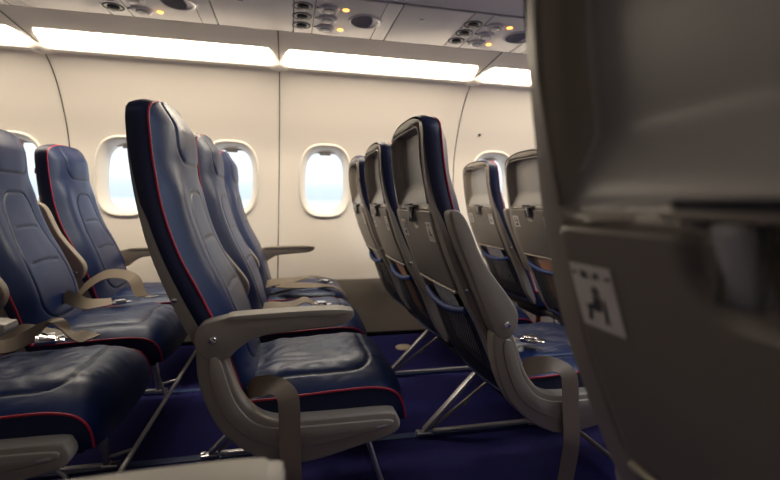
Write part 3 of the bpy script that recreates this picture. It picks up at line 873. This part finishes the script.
# focused row: belts on middle and window seats
lap_belt(seats['BM'],
    [(.03, -.10, .43), (.10, -.10, .450), (.18, -.10, .448), (.24, -.10, .470), (.28, -.10, .452)],
    [(0, .02, .01), (0, .02, .01), (0, .022, .008), (0, .022, .006), (.004, .022, 0)],
    ((.305, -.10, .450), (0, .05, .1)))
lap_belt(seats['BW'],
    [(.03, -.17, .43), (.08, -.17, .452), (.15, -.15, .458), (.22, -.13, .462), (.29, -.13, .476), (.335, -.12, .470), (.352, -.115, .452)],
    [(0, .018, .012), (0, .018, .014), (0, .02, .010), (0, .022, .006), (.0, .023, 0), (.004, .022, 0), (.01, .02, 0)],
    ((.365, -.16, .452), (0, .08, -.5)), None,
    [(.10, -.16, .440), (.20, -.21, .446), (.30, -.23, .445), (.39, -.235, .440), (.45, -.236, .415), (.480, -.238, .36), (.488, -.24, .30)],
    [(0, .02, .006), (0, .02, .010), (0, .022, .006), (0, .023, 0), (.004, .023, 0), (0, .023, 0), (0, .023, 0)])

# ------------------------------------------------------------------ seat frames (one rigid undercarriage per row)
def make_frame(label):
    r = empty('seat_frame', (0, 0, 0), label, 'seat frame', 'seat undercarriages')
    tubes('cross_beam', [([(.13, 1.185, .251), (.13, 2.80, .251)], .014), ([(.33, 1.185, .251), (.33, 2.80, .251)], .014)], BLACKM, r, 12)
    for y in (1.612, 2.205):
        def bar(a, b, w_, h_, bm):
            a, b = Vector(a), Vector(b); d = b-a; q = Vector((0, 1, 0)).cross(d.normalized())
            rot = Matrix((d.normalized(), Vector((0, 1, 0)), Vector((0, 1, 0)).cross(d.normalized())*-1)).transposed()
            vs = addbox(bm, (a+b)/2, (d.length, w_, h_), rot, .003)
        bm = bmesh.new(); bar((-.078, y, .020), (.140, y, .235), .026, .016, bm); fromb('leg', bm, LEGM, r)
        bm = bmesh.new(); bar((-.050, y, .026), (.205, y, .205), .010, .009, bm); bar((.08, y, .105), (.10, y, .13), .014, .012, bm); fromb('brace', bm, ARM, r)
        bm = bmesh.new(); bar((-.045, y, .016), (.365, y, .016), .018, .013, bm); fromb('floor_bar', bm, LEGM, r)
        bm = bmesh.new(); bar((.365, y, .020), (.335, y, .245), .024, .018, bm); fromb('leg', bm, LEGM, r)
        bm = bmesh.new(); addbox(bm, (-.080, y, .012), (.055, .030, .016), None, .004); addbox(bm, (-.100, y, .014), (.016, .016, .022), None, .003); fromb('floor_fitting', bm, METAL, r)
        bm = bmesh.new(); addbox(bm, (.375, y, .012), (.050, .030, .018), None, .004); fromb('floor_fitting', bm, METAL, r)
    tubes('baggage_bar', [([(.445, 1.22, .060), (.445, 2.75, .060)], .0085), ([(.34, 1.24, .25), (.40, 1.24, .20), (.445, 1.24, .060)], .006), ([(.34, 2.0, .25), (.40, 2.0, .20), (.445, 2.0, .060)], .006), ([(.34, 2.72, .25), (.40, 2.72, .20), (.445, 2.72, .060)], .006), ([(.365, 1.612, .04), (.445, 1.612, .060)], .006), ([(.365, 2.205, .04), (.445, 2.205, .060)], .006)], LEGM, r, 8)
    return r
fr = {'A': 'grey tubular undercarriage with slanting bar below the leftmost row of seats', 'B': 'metal undercarriage below the sharply focused row of seats',
      'C': 'pale metal slanting legs and floor bars under the centre row seen from behind', 'D': 'metal undercarriage below the far right row behind the dark seat'}
f0 = make_frame(fr['A']); f0.location.x = rowx['A']
for k in 'BCD':
    c = copy_tree(f0); c.location.x = rowx[k]; c['label'] = fr[k]
for x, lb in ((-.335, 'undercarriage of the near seat whose armrest shows at bottom left'), (.442, 'undercarriage of the huge dark foreground seat at right')):
    r = empty('seat_frame', (x, NY, 0), lb, 'seat frame')
    tubes('cross_beam', [([(.13, -.20, .251), (.13, .20, .251)], .014), ([(.33, -.20, .251), (.33, .20, .251)], .014)], BLACKM, r, 12)
    tubes('leg', [([(-.07, 0, .02), (.14, 0, .235)], .012), ([(.365, 0, .02), (.33, 0, .24)], .012), ([(-.06, 0, .014), (.36, 0, .014)], .009)], LEGM, r)

# ------------------------------------------------------------------ cards in the net pockets
def card(x, y, label, m, hw=.075, z0_=.40, z1_=.610, off=.008, cat='card', dy=0):
    V = []; F = []; N = 10
    for j in range(N+1):
        z = z0_+(z1_-z0_)*j/N
        for yy in (-hw, hw): V.append((xr(z)+off-xr(.5), yy, z-.5))
    for j in range(N): F.append((j*2, j*2+1, j*2+3, j*2+2))
    nb = len(V); V += [(a+.002, b, c_) for a, b, c_ in V]
    for j in range(N): F.append((nb+j*2, nb+j*2+1, nb+j*2+3, nb+j*2+2))
    for j in range(N):
        for k in (0, 1): F.append((j*2+k, j*2+2+k, nb+j*2+2+k, nb+j*2+k))
    F.append((0, 1, nb+1, nb)); F.append((N*2, N*2+1, nb+N*2+1, nb+N*2))
    o = obj('safety_card', V, F, m, auto=30); o.location = (x+xr(.5), y+dy, .5)
    return tag(o, label, cat)
card(rowx['C'], YA, 'printed white safety card in the net pocket below the centre aisle tray table', CARDW, .10)
card(rowx['C'], YM, 'orange card in the net pocket of the centre row middle seat', CARDO, .07)
card(rowx['C'], YW, 'white card in the net pocket of the seat beside the middle window', CARDW, .09)
card(rowx['D'], YM, 'orange card in net pocket right beside the dark foreground seat', CARDO, .09)
card(rowx['D'], YW, 'tall white printed card in net pocket at right, near the last window', CARDW, .10)
card(rowx['D'], YA, 'white card in the pocket behind the dark foreground seat', CARDW, .09)
card(.442, NY, 'white card in the pocket of the huge dark foreground seat', CARDW, .09)

# small things on floor and wall
d = lathe('floor_cap', (.695, 2.63, 0), (0, 0, 1), [(.050, 0), (.050, .006), (.042, .011), (.012, .012)], DISC, None, 28); tag(d, 'round beige cap lying on the carpet by the dark wall base', 'floor cap')
d = lathe('wall_screw', (1.305, wd(1.365)+.002, 1.365), (0, -1, 0), [(.010, 0), (.010, .005), (.005, .007)], DARK, None, 12); tag(d, 'small dark dot-like screw on the cream wall right of the right curved seam', 'screw')
